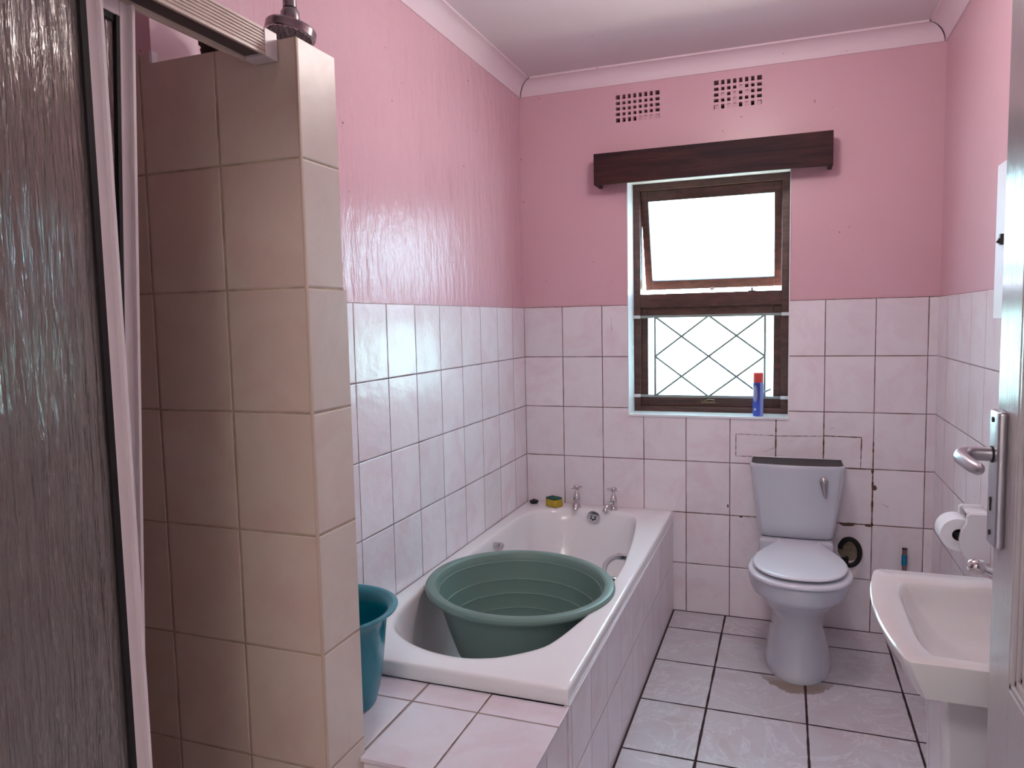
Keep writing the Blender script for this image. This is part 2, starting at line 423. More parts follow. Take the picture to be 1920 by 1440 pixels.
# shower alcove walls
AX0 = -.55
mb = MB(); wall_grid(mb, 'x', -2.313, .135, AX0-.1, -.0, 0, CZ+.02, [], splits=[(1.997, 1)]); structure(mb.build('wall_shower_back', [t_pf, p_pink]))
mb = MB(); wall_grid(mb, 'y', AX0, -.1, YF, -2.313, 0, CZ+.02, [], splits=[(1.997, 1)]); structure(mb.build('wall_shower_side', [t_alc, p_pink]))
# front wall with the doorway the camera looks through
mb = MB(); wall_grid(mb, 'x', YF, -.11, AX0-.1, WX+.15, 0, CZ+.02, [(.46, 1.60, 0, 2.10)]); structure(mb.build('wall_front', p_pink))
# hall behind the doorway
mb = MB(); wall_grid(mb, 'y', -.4, -.1, -5.2, -3.2, 0, CZ+.02, []); structure(mb.build('wall_hall_left', p_hall))
mb = MB(); wall_grid(mb, 'y', 2.4, .1, -5.2, -3.2, 0, CZ+.02, []); structure(mb.build('wall_hall_right', p_hall))
mb = MB(); wall_grid(mb, 'x', -5.2, -.1, -.5, 2.5, 0, CZ+.02, []); structure(mb.build('wall_hall_end', p_hall))
# floor and ceiling
mb = MB(); mb.box((-.65, -5.3, -.1), (2.5, .15, 0)); structure(mb.build('floor', t_floor))
mb = MB(); mb.box((-.65, -5.3, CZ), (2.5, .15, CZ+.1)); structure(mb.build('ceiling', p_ceil))
# partition between shower and bath
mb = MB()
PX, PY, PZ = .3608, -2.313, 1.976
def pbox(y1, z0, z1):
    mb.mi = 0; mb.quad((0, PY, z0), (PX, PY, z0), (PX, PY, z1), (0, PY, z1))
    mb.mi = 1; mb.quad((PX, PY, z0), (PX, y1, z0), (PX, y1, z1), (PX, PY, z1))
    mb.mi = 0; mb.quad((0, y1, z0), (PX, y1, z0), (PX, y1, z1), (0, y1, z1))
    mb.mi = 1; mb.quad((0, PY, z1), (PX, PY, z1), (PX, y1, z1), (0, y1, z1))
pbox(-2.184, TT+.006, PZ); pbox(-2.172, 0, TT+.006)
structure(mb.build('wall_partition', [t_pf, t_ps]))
# little white tile trim down the partition corner
mb = MB(); mb.box((PX-.004, PY-.002, 0), (PX+.0015, PY+.005, PZ), bev=.0012); structure(mb.build('trim_4', plain('corner_grout', srgb(188, 166, 150), .5)))

# coved cornices
def cove(name, pts):
    D = .072; mb = MB(); n = 9
    prof = [(0, -.012)]+[(D*(1-math.cos(a)), -D+(D*math.sin(a))*0) for a in ()]
    prof = [(0.0, -D), (.006, -D)] + [(.006+(D-.012)*(1-math.cos(k/n*PI/2)), -D+.0+(D-.008)*math.sin(k/n*PI/2)) for k in range(1, n+1)] + [(D, -.008), (D, 0)]
    (p0, nrm0), (p1, nrm1) = pts
    r0 = [(p0[0]+nrm0[0]*d, p0[1]+nrm0[1]*d, CZ+h) for d, h in prof]; r1 = [(p1[0]+nrm1[0]*d, p1[1]+nrm1[1]*d, CZ+h) for d, h in prof]
    mb.loft([r0, r1], closed=False)
    return structure(mb.build(name, p_cove, smooth_angle=30))
cove('trim_1', (((0, .005), (1, -1)), ((WX, .005), (-1, -1))))
cove('trim_2', (((-.005, -2.313), (1, 0)), ((-.005, .005), (1, -1))))
cove('trim_3', (((WX+.005, YF), (-1, 0)), ((WX+.005, .005), (-1, -1))))

# reveal lining of the window (white paint / tile)
mb = MB(); X0, X1, Z0, Z1 = .532, 1.262, .958, 2.082
mb.box((X0-.002, -.001, Z0), (X0+.002, .22, Z1)); mb.box((X1-.002, -.001, Z0), (X1+.002, .22, Z1))
mb.box((X0, -.001, Z1-.002), (X1, .22, Z1+.002)); mb.box((X0-.004, -.006, Z0-.008), (X1+.004, .22, Z0+.001))
structure(mb.build('trim_5', m_white))

# window
win = empty('window_1', 'dark wooden window with frosted panes, upper sash tilted open', 'window', (.9, .14, .96)); win['kind'] = 'structure'
mb = MB(); fy0, fy1 = .140, .205; fw = .030
x0, x1, z0, z1 = .534, 1.260, .959, 2.081
mb.box((x0, fy0, z0), (x0+fw+.003, fy1, z1), bev=.003); mb.box((x1-fw-.003, fy0, z0), (x1, fy1, z1), bev=.003)
mb.box((x0+fw, fy0, z1-fw-.004), (x1-fw, fy1, z1), bev=.003); mb.box((x0+fw, fy0, z0), (x1-fw, fy1, z0+.026), bev=.003)
mb.box((x0+fw, fy0+.002, 1.474), (x1-fw, fy1, 1.542), bev=.003)
mb.build('window_frame', w_frame, win)
def sash(name, xa, xb, za, zb, y, M=None, st=.036, label=None):
    mb = MB(); T = .040
    mb.box((xa, y, za), (xa+st, y+T, zb), M, .003); mb.box((xb-st, y, za), (xb, y+T, zb), M, .003)
    mb.box((xa+st-.001, y, zb-st-.016), (xb-st+.001, y+T, zb), M, .003); mb.box((xa+st-.001, y, za), (xb-st+.001, y+T, za+st+.012), M, .003)
    s = mb.build(name, w_frame, win)
    if label: s['label'] = label
    mb = MB(); mb.box((xa+st-.004, y+.018, za+st), (xb-st+.004, y+.022, zb-st), M)
    o = mb.build('glass_pane', pane_m, win); o.parent = s
    return s
ang = math.atan2(.150, .50)
H = Vector((0, .150, 2.046))
Mh = Matrix.Translation(H) @ Matrix.Rotation(ang, 4, 'X') @ Matrix.Translation(-H)
s1 = sash('upper_sash', .567, 1.2285, 1.545, 2.045, .150, Mh, label='upper sash pushed open at the bottom')
s2 = sash('lower_sash', .564, 1.230, .984, 1.482, .160)
# sash hardware
mb = MB(); mb.box((.885, .292, 1.560), (.915, .300, 1.600), bev=.003); mb.box((.893, .275, 1.553), (.907, .298, 1.566), bev=.003)
mb.build('sash_catch', chrome, win)
mb = MB(); mb.box((1.080, .146, 1.542), (1.112, .158, 1.546)); mb.tube([(1.096, .15, 1.545), (1.096, .15, 1.560)], .004)
mb.build('stay_pin', dark_m, win)
mb = MB(); mb.box((.86, .150, 1.002), (.93, .160, 1.010), bev=.002); mb.tube([(.87, .15, 1.01), (.90, .148, 1.022), (.925, .146, 1.018)], .003, 8)
mb.build('sash_handle', plain('aged_brass', (.22, .15, .10, 1), .4, 1), win)

# burglar bars (screwed to the frame)
barm = plain('grey_painted_steel', srgb(132, 138, 136), .45, bumps=(50, .2))
bars = empty('burglar_bars', 'thin pale grey steel bars in a diamond lattice across the lower window pane', 'burglar bars', (.9, .132, 1.23))
mb = MB(); y = .128
def wy(z): return z
za, zb = 1.037, 1.430
xl, xr = .640, 1.156
for z in (za, zb):
    mb = MB(); mb.box((.540, y, z-.006), (1.256, y+.008, z+.006), bev=.002); mb.build('cross_bar', barm, bars)
for x in (xl, xr):
    mb = MB(); mb.tube([(x, y+.004, za), (x, y+.004, zb)], .0052, 8); mb.build('upright_bar', barm, bars)
xm = (xl+xr)/2; zm = (za+zb)/2
mb = MB()
def bar(a, b): mb.tube([(a[0], y+.004, a[1]), (b[0], y+.004, b[1])], .0050, 8)
for (a, b) in (((xl, zb), (xm, zm)), ((xm, zm), (xr, za)), ((xl, za), (xm, zm)), ((xm, zm), (xr, zb)),
               ((xl, zm), (xm, zb)), ((xm, zb), (xr, zm)), ((xl, zm), (xm, za)), ((xm, za), (xr, zm))): bar(a, b)
mb.build('diamond_lattice', barm, bars)
lugm = plain('white_painted_lug', srgb(206, 204, 208), .5, bumps=(60, .3))
for (x, z) in ((.548, zb), (1.248, zb), (.548, za), (1.246, za)):
    mb = MB(); mb.box((x-.02, y-.004, z-.008), (x+.02, y+.004, z+.008), bev=.003); mb.build('fixing_lug', lugm, bars)
mb = MB(); mb.tube([(xr-.02, y-.01, za+.012), (xr+.005, y-.014, za+.030), (xr+.028, y-.01, za+.042)], .005, 8)
mb.tube([(xr+.028, y-.01, za+.042), (xr+.027, y-.01, za+.015)], .0018, 6)
mb.build('window_stay', plain('pale_stay_metal', srgb(150, 160, 166), .4), bars)

# aerosol can on the sill
can = empty('aerosol_can', 'blue aerosol can with a red cap standing on the window sill', 'spray can', (1.130, .05, .959))
def can_mat():
    q = N('blue_can_print'); tc = q.n.new('ShaderNodeTexCoord'); s = q.n.new('ShaderNodeSeparateXYZ'); q.l.new(tc.outputs['Object'], s.inputs[0])
    X, Y, Z = s.outputs
    c = q.mix(q.smooth(Z, .0, .16), srgb(66, 96, 206), srgb(28, 60, 138))
    # pale swoosh
    e = q.math('ADD', q.math('POWER', q.math('DIVIDE', q.math('ADD', X, .012), .010), 2.0), q.math('POWER', q.math('DIVIDE', q.math('SUBTRACT', Z, .105), .040), 2.0))
    c = q.mix(q.math('MULTIPLY', q.math('SUBTRACT', 1.0, q.smooth(e, .7, 1.2)), .75), c, srgb(176, 170, 190))
    # text panel on the right
    pan = q.smooth(X, .0085, .0095); c = q.mix(q.math('MULTIPLY', pan, .85), c, srgb(150, 160, 222))
    ln = q.math('MULTIPLY', pan, q.math('GREATER_THAN', q.math('FRACT', q.math('MULTIPLY', Z, 210)), .62)); c = q.mix(q.math('MULTIPLY', ln, .45), c, srgb(80, 84, 150))
    q.principled(c, .3, 0, None, .5); return q.m
mb = MB(); mb.lathe([(.021, 0), (.0232, .002), (.0235, .006), (.0235, .152), (.0225, .158)], can.location, n=32)
body = mb.build('can_body', can_mat(), can)
mb = MB(); mb.lathe([(.0225, .153), (.0226, .156), (.0226, .196), (.0215, .2015), (.012, .2025)], can.location, n=32)
mb.build('cap', plain('red_cap', srgb(214, 70, 66), .35), can)
mb = MB(); ctr = Vector(can.location)
pts = []
for k in range(10):
    a = PI/2+k*PI/5; r = .0085 if k % 2 == 0 else .0038
    th = -2.15 + math.cos(a)*r/.0237; pts.append(ctr+Vector((math.cos(th)*.0238, math.sin(th)*.0238, .032+math.sin(a)*r)))
mb.b.faces.new([mb.b.verts.new(q) for q in pts]); o = mb.build('star_print', plain('pale_star', srgb(222, 214, 190), .4), can); o.parent = body

# pelmet
pel = empty('pelmet', 'dark varnished wooden pelmet board above the window', 'pelmet', (.91, -.05, 2.12))
mb = MB(); mb.box((.398, -.112, 2.049), (1.428, -.096, 2.192), bev=.002); mb.build('front_board', w_pelmet, pel)
mb = MB(); mb.box((.412, -.097, 2.176), (1.414, .004, 2.192)); mb.build('top_board', w_pelmet, pel)
for x in (.398, 1.412):
    mb = MB(); mb.box((x, -.098, 2.049), (x+.016, .004, 2.192), bev=.002); mb.build('end_board', w_pelmet, pel)

# air vents: pink cement grilles in the wall
for i, (a, b, c, d) in enumerate(VENTS):
    lab = ['painted pink air vent grille, left of the two, nearer the corner', 'painted pink air vent grille, right of the two, above the pelmet'][i]
    v = empty('air_vent', lab, 'vent', ((a+b)/2, .02, (c+d)/2), 'air vents high on the back wall')
    nx, nz = 8, 5; hx = (b-a)/(nx+.0); hz = (d-c)/nz; g = .0112
    mb = MB()
    xs = sorted([a]+[a+hx*k-g/2 for k in range(1, nx)]+[a+hx*k+g/2 for k in range(1, nx)]+[b])
    holes = [(a+hx*k+(g/2 if k else 0), a+hx*(k+1)-(g/2 if k < nx-1 else 0), c+hz*j+(g/2 if j else 0), c+hz*(j+1)-(g/2 if j < nz-1 else 0)) for k in range(nx) for j in range(nz)]
    wall_grid(mb, 'x', .006, .03, a, b, c, d, holes)
    mb.build('grille', p_pink, v)
    mb = MB(); rnd = random.Random(i+2)
    filled = [(k, 4-j) for (k, j) in ([(4, 4), (5, 4), (6, 4), (7, 4)] if i == 0 else [(4, 1), (3, 2), (1, 2), (3, 3), (0, 4), (2, 4), (3, 4), (7, 4), (5, 4), (5, 2)])]
    for (k, j) in filled:
        mb = MB(); mb.box((a+hx*k+.003, .015, c+hz*j+.003), (a+hx*(k+1)-.003, .020, c+hz*(j+1)-.002)); mb.build('hole_filling', p_pink, v)
    mb = MB(); mb.quad((a-.01, .11, c-.01), (b+.01, .11, c-.01), (b+.01, .11, d+.01), (a-.01, .11, d+.01)); mb.build('vent_shade_sheet', dark_m, v)  # near-black sheet stands in for the shade inside the vent holes

# ------------------------------------------------------------------ bath
def catmull(pts, n):
    m = len(pts); out = []
    for i in range(m):
        p0, p1, p2, p3 = [Vector(pts[(i+k-1) % m]) for k in range(4)]
        for j in range(8):
            t = j/8; out.append(.5*((2*p1)+(-p0+p2)*t+(2*p0-5*p1+4*p2-p3)*t*t+(-p0+3*p1-3*p2+p3)*t**3))
    return out
def by_angle(curve, c, n):
    """radius of a star-shaped closed curve at n even angles"""
    res = []; m = len(curve)
    for k in range(n):
        a = 2*PI*k/n; d = Vector((math.cos(a), math.sin(a))); best = None
        for i in range(m):
            p, q = curve[i]-c, curve[(i+1) % m]-c; e = q-p
            den = d.x*e.y-d.y*e.x
            if abs(den) < 1e-12: continue
            t = (p.x*e.y-p.y*e.x)/den; s_ = (p.x*d.y-p.y*d.x)/den
            if t > 0 and -1e-6 <= s_ <= 1+1e-6: best = t if best is None else max(best, t)
        res.append(best)
    return res
BX, BYF, RZ = .745, -1.835, .496
inner = [(.075, -.305), (.105, -.185), (.205, -.115), (.377, -.095), (.522, -.115), (.590, -.17), (.622, -.307), (.645, -.48), (.664, -.654), (.680, -.86), (.683, -1.038), (.679, -1.283), (.657, -1.426), (.630, -1.556), (.603, -1.622), (.548, -1.682), (.492, -1.722), (.413, -1.746), (.317, -1.738), (.228, -1.705), (.155, -1.653), (.112, -1.598), (.088, -1.532), (.070, -1.419), (.065, -1.2), (.065, -.9), (.068, -.6), (.070, -.42)]
# even arc parameter: use matching samples by angle about the centre, densified
NB = 160; bc = Vector((.372, -.92))
def ang_samples(n):
    # more samples toward the short ends
    return [2*PI*k/n for k in range(n)]
sc_y = .40
def warp(p): return Vector((p[0]-bc.x, (p[1]-bc.y)*sc_y))
cur = [warp(p) for p in catmull(inner, 8)]
ri = by_angle(cur, Vector((0, 0)), NB)
rect = [warp(p) for p in ((BX, 0), (BX, BYF), (0.001, BYF), (0.001, 0))]
ro_ = by_angle(rect, Vector((0, 0)), NB)
def pt(k, r, z): a = 2*PI*k/NB; return Vector((bc.x+math.cos(a)*r, bc.y+math.sin(a)*r/sc_y, z))
def ring_in(f, z, dy=0): return [pt(k, ri[k]*f, z)+Vector((0, dy, 0)) for k in range(NB)]
corner = []
outer = []
for k in range(NB):
    outer.append(pt(k, ro_[k], 0))
# snap nearest samples to the exact rectangle corners
for (cx_, cy_) in ((BX, 0), (BX, BYF), (.001, BYF), (.001, 0)):
    kk = min(range(NB), key=lambda k: (outer[k].x-cx_)**2+(outer[k].y-cy_)**2); outer[kk] = Vector((cx_, cy_, 0))
def inset(p, d, z):
    x = min(max(p.x, .001+d), BX-d); yy = min(max(p.y, BYF+d), -d); return Vector((x, yy, z))
bath = empty('bathtub', 'cream built-in bathtub with chrome side grips along the left wall', 'bathtub', (.372, -.92, .1))
mb = MB()
rings = [[inset(p, .002, .452) for p in outer], [inset(p, 0, .456) for p in outer], [inset(p, 0, RZ-.010) for p in outer], [inset(p, .0015, RZ-.0045) for p in outer], [inset(p, .005, RZ-.001) for p in outer], [inset(p, .010, RZ) for p in outer]]
rings += [ring_in(1.035, RZ), ring_in(1.012, RZ-.001), ring_in(.998, RZ-.006), ring_in(.988, RZ-.018), ring_in(.972, .44), ring_in(.945, .36), ring_in(.91, .28), ring_in(.875, .22), ring_in(.83, .190), ring_in(.76, .176), ring_in(.5, .170), ring_in(.03, .168)]
mb.loft(rings, cap1=True)
mb.build('bath_shell', bath_m, bath, smooth_angle=50)
mb = MB()
Md = Matrix.Rotation(math.radians(8), 3, 'X')
c0 = Vector((.381, -.128, .466))
mb.lathe([(.004, .004), (.012, .004), (.0225, .004), (.0315, .002), (.0325, -.004)], c0, 'Y', 32, M=Matrix.Rotation(PI, 3, 'X') @ Md)
mb.build('overflow_plate', chrome, bath, smooth_angle=40)
mb = MB()
for k in range(6):
    a = 2*PI*k/6+.3; mb.lathe([(.0045, 0), (.0045, .0015)], c0+Vector((math.cos(a)*.0115, -.0055, math.sin(a)*.0115)), 'Y', 10)
mb.build('overflow_holes', dark_m, bath)
for s_, x in ((1, .098), (-1, .640)):
    mb = MB(); y0, y1 = -.655, -.93
    pts = []
    for k in range(13):
        t = k/12; yy = y0+(y1-y0)*t; lift = math.sin(PI*t)**.6
        pts.append((x+s_*(.005+.035*lift), yy, .462+.010*lift))
    mb.tube(pts, [.007]+[.010]*11+[.007], 12)
    for yy in (y0, y1): mb.box((x-.03, yy-.012, .448), (x+.012 if s_ > 0 else x+.03, yy+.012, .470), bev=.004)
    g = mb.build('hand_grip', chrome, bath, smooth_angle=40)

# tiled side panel of the bath, and tiled platform at its foot
mb = MB(); mb.box((.733, -1.835, 0), (.745, 0, .4515)); sp = mb.build('side_panel', t_panel, bath); sp['label'] = 'glossy white tiled side panel'
sp2 = MB(); sp2.box((.742, -1.83, .447), (.7475, -.02, .4525)); o_ = sp2.build('silicone_bead', m_white, bath)
mb = MB()
def pquad(mi, *q): mb.mi = mi; mb.quad(*q)
PZT = .451
mb.mi = 1; mb.box((.0, -2.175, 0), (.366, -1.84, PZT-.010)); mb.box((.3615, -2.180, 0), (.742, -1.84, PZT-.010))
mb.mi = 0; mb.box((.3615, -2.192, PZT-.009), (.5375, -1.8365, PZT)); mb.mi = 2; mb.box((.5375, -2.192, PZT-.009), (.748, -1.8365, PZT), bev=.0015); mb.mi = 0; mb.box((.004, -2.170, PZT-.009), (.3612, -1.8365, PZT))
pl_ = tag(mb.build('tiled_ledge', [t_plat, t_panel, t_plat2], origin=(.37, -2.0, 0)), 'low platform topped with white tiles at the near end of the bath', 'ledge')

# taps on the back rim
def bath_tap(x, rot, lab):
    t = empty('bath_tap', lab, 'tap', (x, -.068, RZ), 'cross-head taps on the bath rim')
    L = Vector(t.location)
    mb = MB(); mb.lathe([(.020, 0), (.020, .003), (.0165, .006), (.0150, .022), (.0165, .032), (.0175, .036), (.0165, .048), (.0145, .062), (.0090, .074), (.0065, .079), (.0060, .094)], L, n=28)
    c_, s_ = math.cos(rot), math.sin(rot)
    d = Vector((s_, -c_, 0))
    mb.tube([L+Vector((0, 0, .026)), L+d*.022+Vector((0, 0, .029)), L+d*.044+Vector((0, 0, .024)), L+d*.056+Vector((0, 0, .010)), L+d*.057+Vector((0, 0, .001))], [.015, .0145, .0135, .0135, .0135], 16)
    mb.build('tap_body', chrome, t, smooth_angle=50)
    mb = MB(); a = rot+.5
    for k in range(2):
        e = Vector((math.cos(a+k*PI/2), math.sin(a+k*PI/2), 0))*.030; m = L+Vector((0, 0, .100))
        mb.tube([m-e, m-e*.85, m-e*.3, m, m+e*.3, m+e*.85, m+e], [.004, .0062, .0045, .006, .0045, .0062, .004], 12)
    mb.lathe([(.0065, .090), (.010, .094), (.011, .103), (.008, .109), (.003, .111)], L, n=20)
    mb.build('cross_handle', chrome, t, smooth_angle=50)
bath_tap(.283, .15, 'chrome cross-head tap on the bath rim, nearer the yellow sponge')
bath_tap(.468, -.55, 'chrome cross-head tap on the bath rim, farther from the sponge, above the overflow')

# sponge, plug
sp_ = empty('sponge', 'yellow scouring sponge with a green top lying on the bath rim corner', 'sponge', (.170, -.085, RZ))
Ms = Matrix.Translation((.170, -.085, RZ)) @ Matrix.Rotation(math.radians(-28), 4, 'Z')
def rough_box(a, b, M, seed, amp):
    mb = MB(); mb.box(a, b, None, .004, 2)
    bmesh.ops.subdivide_edges(mb.b, edges=mb.b.edges[:], cuts=2, use_grid_fill=True)
    for v in mb.b.verts: v.co = M @ (v.co + Vector(noise.noise_vector(v.co*60+Vector((seed, 0, 0))))*amp)
    return mb
mb = rough_box((-.036, -.026, .001), (.036, .026, .038), Ms, 1, .0018)
mb.build('foam_block', plain('yellow_foam', srgb(186, 160, 52), .9, bumps=(160, .8), var=.15, vscale=40), sp_, smooth_angle=60)
mb = rough_box((-.036, -.026, .0385), (.036, .026, .047), Ms, 3, .002)
mb.build('scouring_pad', plain('green_scourer', srgb(38, 92, 84), .9, bumps=(200, .9), var=.35, vscale=60), sp_, smooth_angle=60)
pg = empty('bath_plug', 'small black rubber bath plug on the back left corner of the rim', 'plug', (.052, -.050, RZ))
mb = MB(); mb.lathe([(.018, 0), (.020, .004), (.0225, .010), (.0225, .014), (.010, .016)], pg.location, n=28); mb.build('stopper', black_r, pg, smooth_angle=40)
mb = MB(); mb.tube([Vector(pg.location)+Vector((-.006, 0, .014)), Vector(pg.location)+Vector((-.004, 0, .021)), Vector(pg.location)+Vector((.004, 0, .021)), Vector(pg.location)+Vector((.006, 0, .014))], .0022, 8); mb.build('ring_lug', black_r, pg)

# green washing tub standing in the bath
def tub():
    q = N('green_tub_plastic'); P, xyz = q.pos()
    c = q.mix(q.noise(4, 3), srgb(104, 130, 124), srgb(112, 138, 132)); q.principled(c, .38, 0, q.bump(q.noise(60, 2), .05, .002), .4)
    return q.m
tub_m = tub()
tb = empty('washing_tub', 'large round grey-green plastic washing tub resting by its rim in the bath', 'washing tub', (.378, -1.190, .201))
nrm = Vector((.029, -.011, 1)).normalized(); Mt = Vector((0, 0, 1)).rotation_difference(nrm).to_matrix()
RR = .330
outp = [(.0, 0), (.160, 0), (.178, .004), (.190, .015), (.203, .05), (.2215, .085), (.240, .135), (.257, .185), (.272, .235), (.282, .272), (.286, .288),
        (.300, .291), (.318, .293), (RR-.003, .297), (RR, .304), (RR-.001, .312), (RR-.006, .318), (RR-.014, .3205), (.301, .3195), (.294, .315), (.288, .303)]
ii = [(.285, .290), (.266, .225), (.2495, .175), (.232, .125), (.2135, .080), (.197, .045)]
prof_in = []
for (ra, za), (rb2, zb2) in zip(ii, ii[1:]):      # moulded rings stepping down the inside wall
    prof_in += [(ra, za), (ra-.0030, za-.0012), (ra-.0030, za-.006)]
prof_in += [(.183, .018), (.170, .010), (.150, .008), (.0, .008)]
mb = MB(); mb.lathe(outp+prof_in, tb.location, n=96, cap0=False, cap1=False, M=Mt)
mb.build('tub_shell', tub_m, tb, smooth_angle=28)

# teal bucket on the ledge
bk = empty('bucket', 'teal plastic bucket half hidden behind the tiled shower partition', 'bucket', (.165, -1.998, PZT))
mb = MB()
bp = [(0, 0), (.100, 0), (.108, .004), (.118, .04), (.128, .10), (.135, .17), (.139, .21), (.146, .235), (.158, .244), (.168, .247), (.170, .251), (.164, .253), (.150, .250), (.139, .240), (.132, .21), (.126, .12), (.114, .04), (.102, .008), (0, .006)]
mb.lathe(bp, bk.location, n=72, cap0=False, cap1=False)
mb.build('bucket_shell', plain('teal_plastic', srgb(0, 122, 142), .22, var=.02), bk, smooth_angle=40)

# ------------------------------------------------------------------ toilet
TX = 1.298
def ell(cx, cy, rx, ry, z, n=56, pf=2.0, pb=2.0):
    out = []
    for k in range(n):
        a = 2*PI*k/n; c, s = math.cos(a), math.sin(a); p = pf if s < 0 else pb
        out.append(Vector((cx+rx*math.copysign(abs(c)**(2/p), c), cy+ry*math.copysign(abs(s)**(2/p), s), z)))
    return out
wc = empty('toilet', 'white close-coupled toilet with a lidless cistern against the back wall', 'toilet', (TX, -.3, 0))
mb = MB()
secs = [(0, -.372, .128, .236), (.006, -.372, .130, .238), (.03, -.370, .128, .234), (.08, -.366, .116, .222), (.13, -.362, .104, .210), (.18, -.362, .096, .206), (.225, -.368, .102, .212), (.265, -.380, .122, .232),
        (.300, -.398, .150, .254), (.322, -.410, .166, .266), (.330, -.414, .172, .270), (.340, -.420, .184, .277), (.352, -.422, .189, .280), (.375, -.424, .193, .280), (.392, -.424, .194, .280), (.402, -.424, .192, .277), (.408, -.424, .186, .270)]
mb.loft([ell(TX+.008, cy, rx, ry, z, pf=2.1, pb=2.4) for z, cy, rx, ry in secs], cap0=True, cap1=True)
mb.box((TX-.150, -.215, .33), (TX+.150, -.012, .452), bev=.016, seg=3)
mb.build('bowl', wc_cer, wc, smooth_angle=45)
def plate(z0, z1, grow, bev):
    """seat outline: an egg that narrows into a hinge tongue at the back"""
    half = [(.0, -.698), (.060, -.691), (.112, -.665), (.152, -.618), (.175, -.555), (.180, -.495), (.170, -.425), (.150, -.368), (.126, -.315), (.106, -.270), (.092, -.232), (.082, -.200)]
    lst = half+[(.0, -.196)]+[(-x, y) for x, y in reversed(half[1:])]
    c = Vector((TX+.010, -.45, 0)); pts = []
    for p in catmull(lst, 8):
        k = 1+grow/max(.05, Vector((p.x, p.y+.45)).length); pts.append(Vector((TX+.010+p.x*k, -.45+(p.y+.45)*k, 0)))
    rings = []
    for f, z in ((1-bev*1.2, z0), (1-bev*.3, z0+.002), (1, z0+(z1-z0)*.4), (1-bev*.15, z1-(z1-z0)*.3), (1-bev*.7, z1-.002), (1-bev*1.6, z1), (.5, z1+.001)):
        rings.append([Vector((c.x+(p.x-c.x)*f, c.y+(p.y-c.y)*f, z)) for p in pts])
    return rings
mb = MB(); mb.loft(plate(.409, .428, .013, .03), cap0=True, cap1=True); mb.build('seat', seat_m, wc, smooth_angle=50)
mb = MB(); mb.loft([[v+Vector((0, 0, (v.y+.66)*.02)) for v in r] for r in plate(.438, .452, -.006, .035)], cap0=True, cap1=True); mb.build('lid', seat_m, wc, smooth_angle=50)
for x in (-.062, .062):
    mb = MB(); mb.tube([(TX+x-.012, -.205, .432), (TX+x+.012, -.205, .432)], .009, 12); mb.build('hinge', seat_m, wc)
# cistern: tapered open box with a bowed front
def cis(z, wx, yb, yf, bow, n=44, rnd=.03):
    out = []
    for k in range(n):
        t = k/(n-1)*2-1
        x = wx*t; e = abs(t)
        yy = yf-bow*(1-t*t)
        edge = max(0, (e-.86)/.14)
        out.append(Vector((TX+x, yy+rnd*edge**3, z)))
    out += [Vector((TX+wx, yb, z)), Vector((TX-wx, yb, z))]
    return out
yb = -.004
pr = [(.454, .140, -.165, .012), (.458, .149, -.172, .014), (.470, .156, -.178, .016), (.52, .163, -.182, .017), (.60, .172, -.184, .018), (.70, .184, -.186, .019), (.752, .190, -.188, .020), (.764, .194, -.190, .020), (.777, .194, -.190, .020), (.780, .1925, -.1885, .020)]
rings = [cis(z, w, yb, yf, bw) for z, w, yf, bw in pr]
rings += [cis(.780, .188, yb-.004, -.184, .020), cis(.777, .186, yb-.006, -.182, .020)]
mb = MB(); mb.loft(rings, cap0=True); mb.build('cistern', wc_cer, wc, smooth_angle=50)
mb = MB(); mb.loft([cis(.775, .1872, yb-.004, -.1832, .020), cis(.7756, .15, yb-.03, -.16, .018)], cap1=True); o = mb.build('cistern_dark_sheet', cist_in, wc); o['label'] = 'dark inside top of the open cistern'  # near-black sheet under the rim stands in for the tank's shaded interior
# flush lever
mb = MB(); L = Vector((1.405, -.214, .722))
prof = [(0, .012), (.004, .0135), (-.008, .0145), (-.022, .0125), (-.036, .010), (-.050, .0075), (-.062, .0055), (-.066, .002)]
rings = []
for dz, r in prof:
    pass
zz = [(.017, .002), (.013, .012), (.002, .0172), (-.012, .0165), (-.028, .0132), (-.046, .0098), (-.062, .0072), (-.072, .0052), (-.075, .001)]
for i, (dz, r) in enumerate(zz):
    rings.append([L+Vector((math.cos(a)*r-dz*-.0-.10*dz*(dz < 0)*1.0, -.010+math.sin(a)*r*.6, dz)) for a in [2*PI*k/18 for k in range(18)]])
mb.loft(rings, cap0=True, cap1=True); mb.lathe([(.008, 0), (.008, .02)], L+Vector((0, -.012, 0)), 'Y', 16)
mb.build('flush_lever', plain('worn_chrome_lever', (.40, .39, .41, 1), .2, 1, var=.2), wc, smooth_angle=60)

# pipe coming out of a rough hole behind the toilet
pp = empty('waste_hose', 'black rubber hose looping out of a rough hole in the wall beside the toilet', 'hose', (1.515, -.02, .37))
mb = MB(); rnd = random.Random(4); n = 22
ringo = [Vector((1.520+math.cos(2*PI*k/n)*.040*(.85+.3*rnd.random()), -.0015, .372+math.sin(2*PI*k/n)*.056*(.85+.25*rnd.random()))) for k in range(n)]
f = mb.b.faces.new([mb.b.verts.new(p) for p in ringo])
mb.build('wall_hole', plain('crumbling_plaster', srgb(132, 122, 104), .95, bumps=(60, 1), var=.5, vscale=40), pp)
mb = MB(); pts = []
for k in range(19):
    a = math.radians(170-k*15.5); pts.append((1.524+math.cos(a)*.040, -.022-.002*k, .372+math.sin(a)*.056))
mb.tube(pts, .0105, 12); mb.build('hose_loop', black_r, pp, smooth_angle=60)
mb = MB(); mb.tube([(1.497, -.03, .325), (1.505, -.05, .332), (1.512, -.06, .352)], [.018, .014, .008], 10); mb.build('hose_stub', black_r, pp, smooth_angle=60)

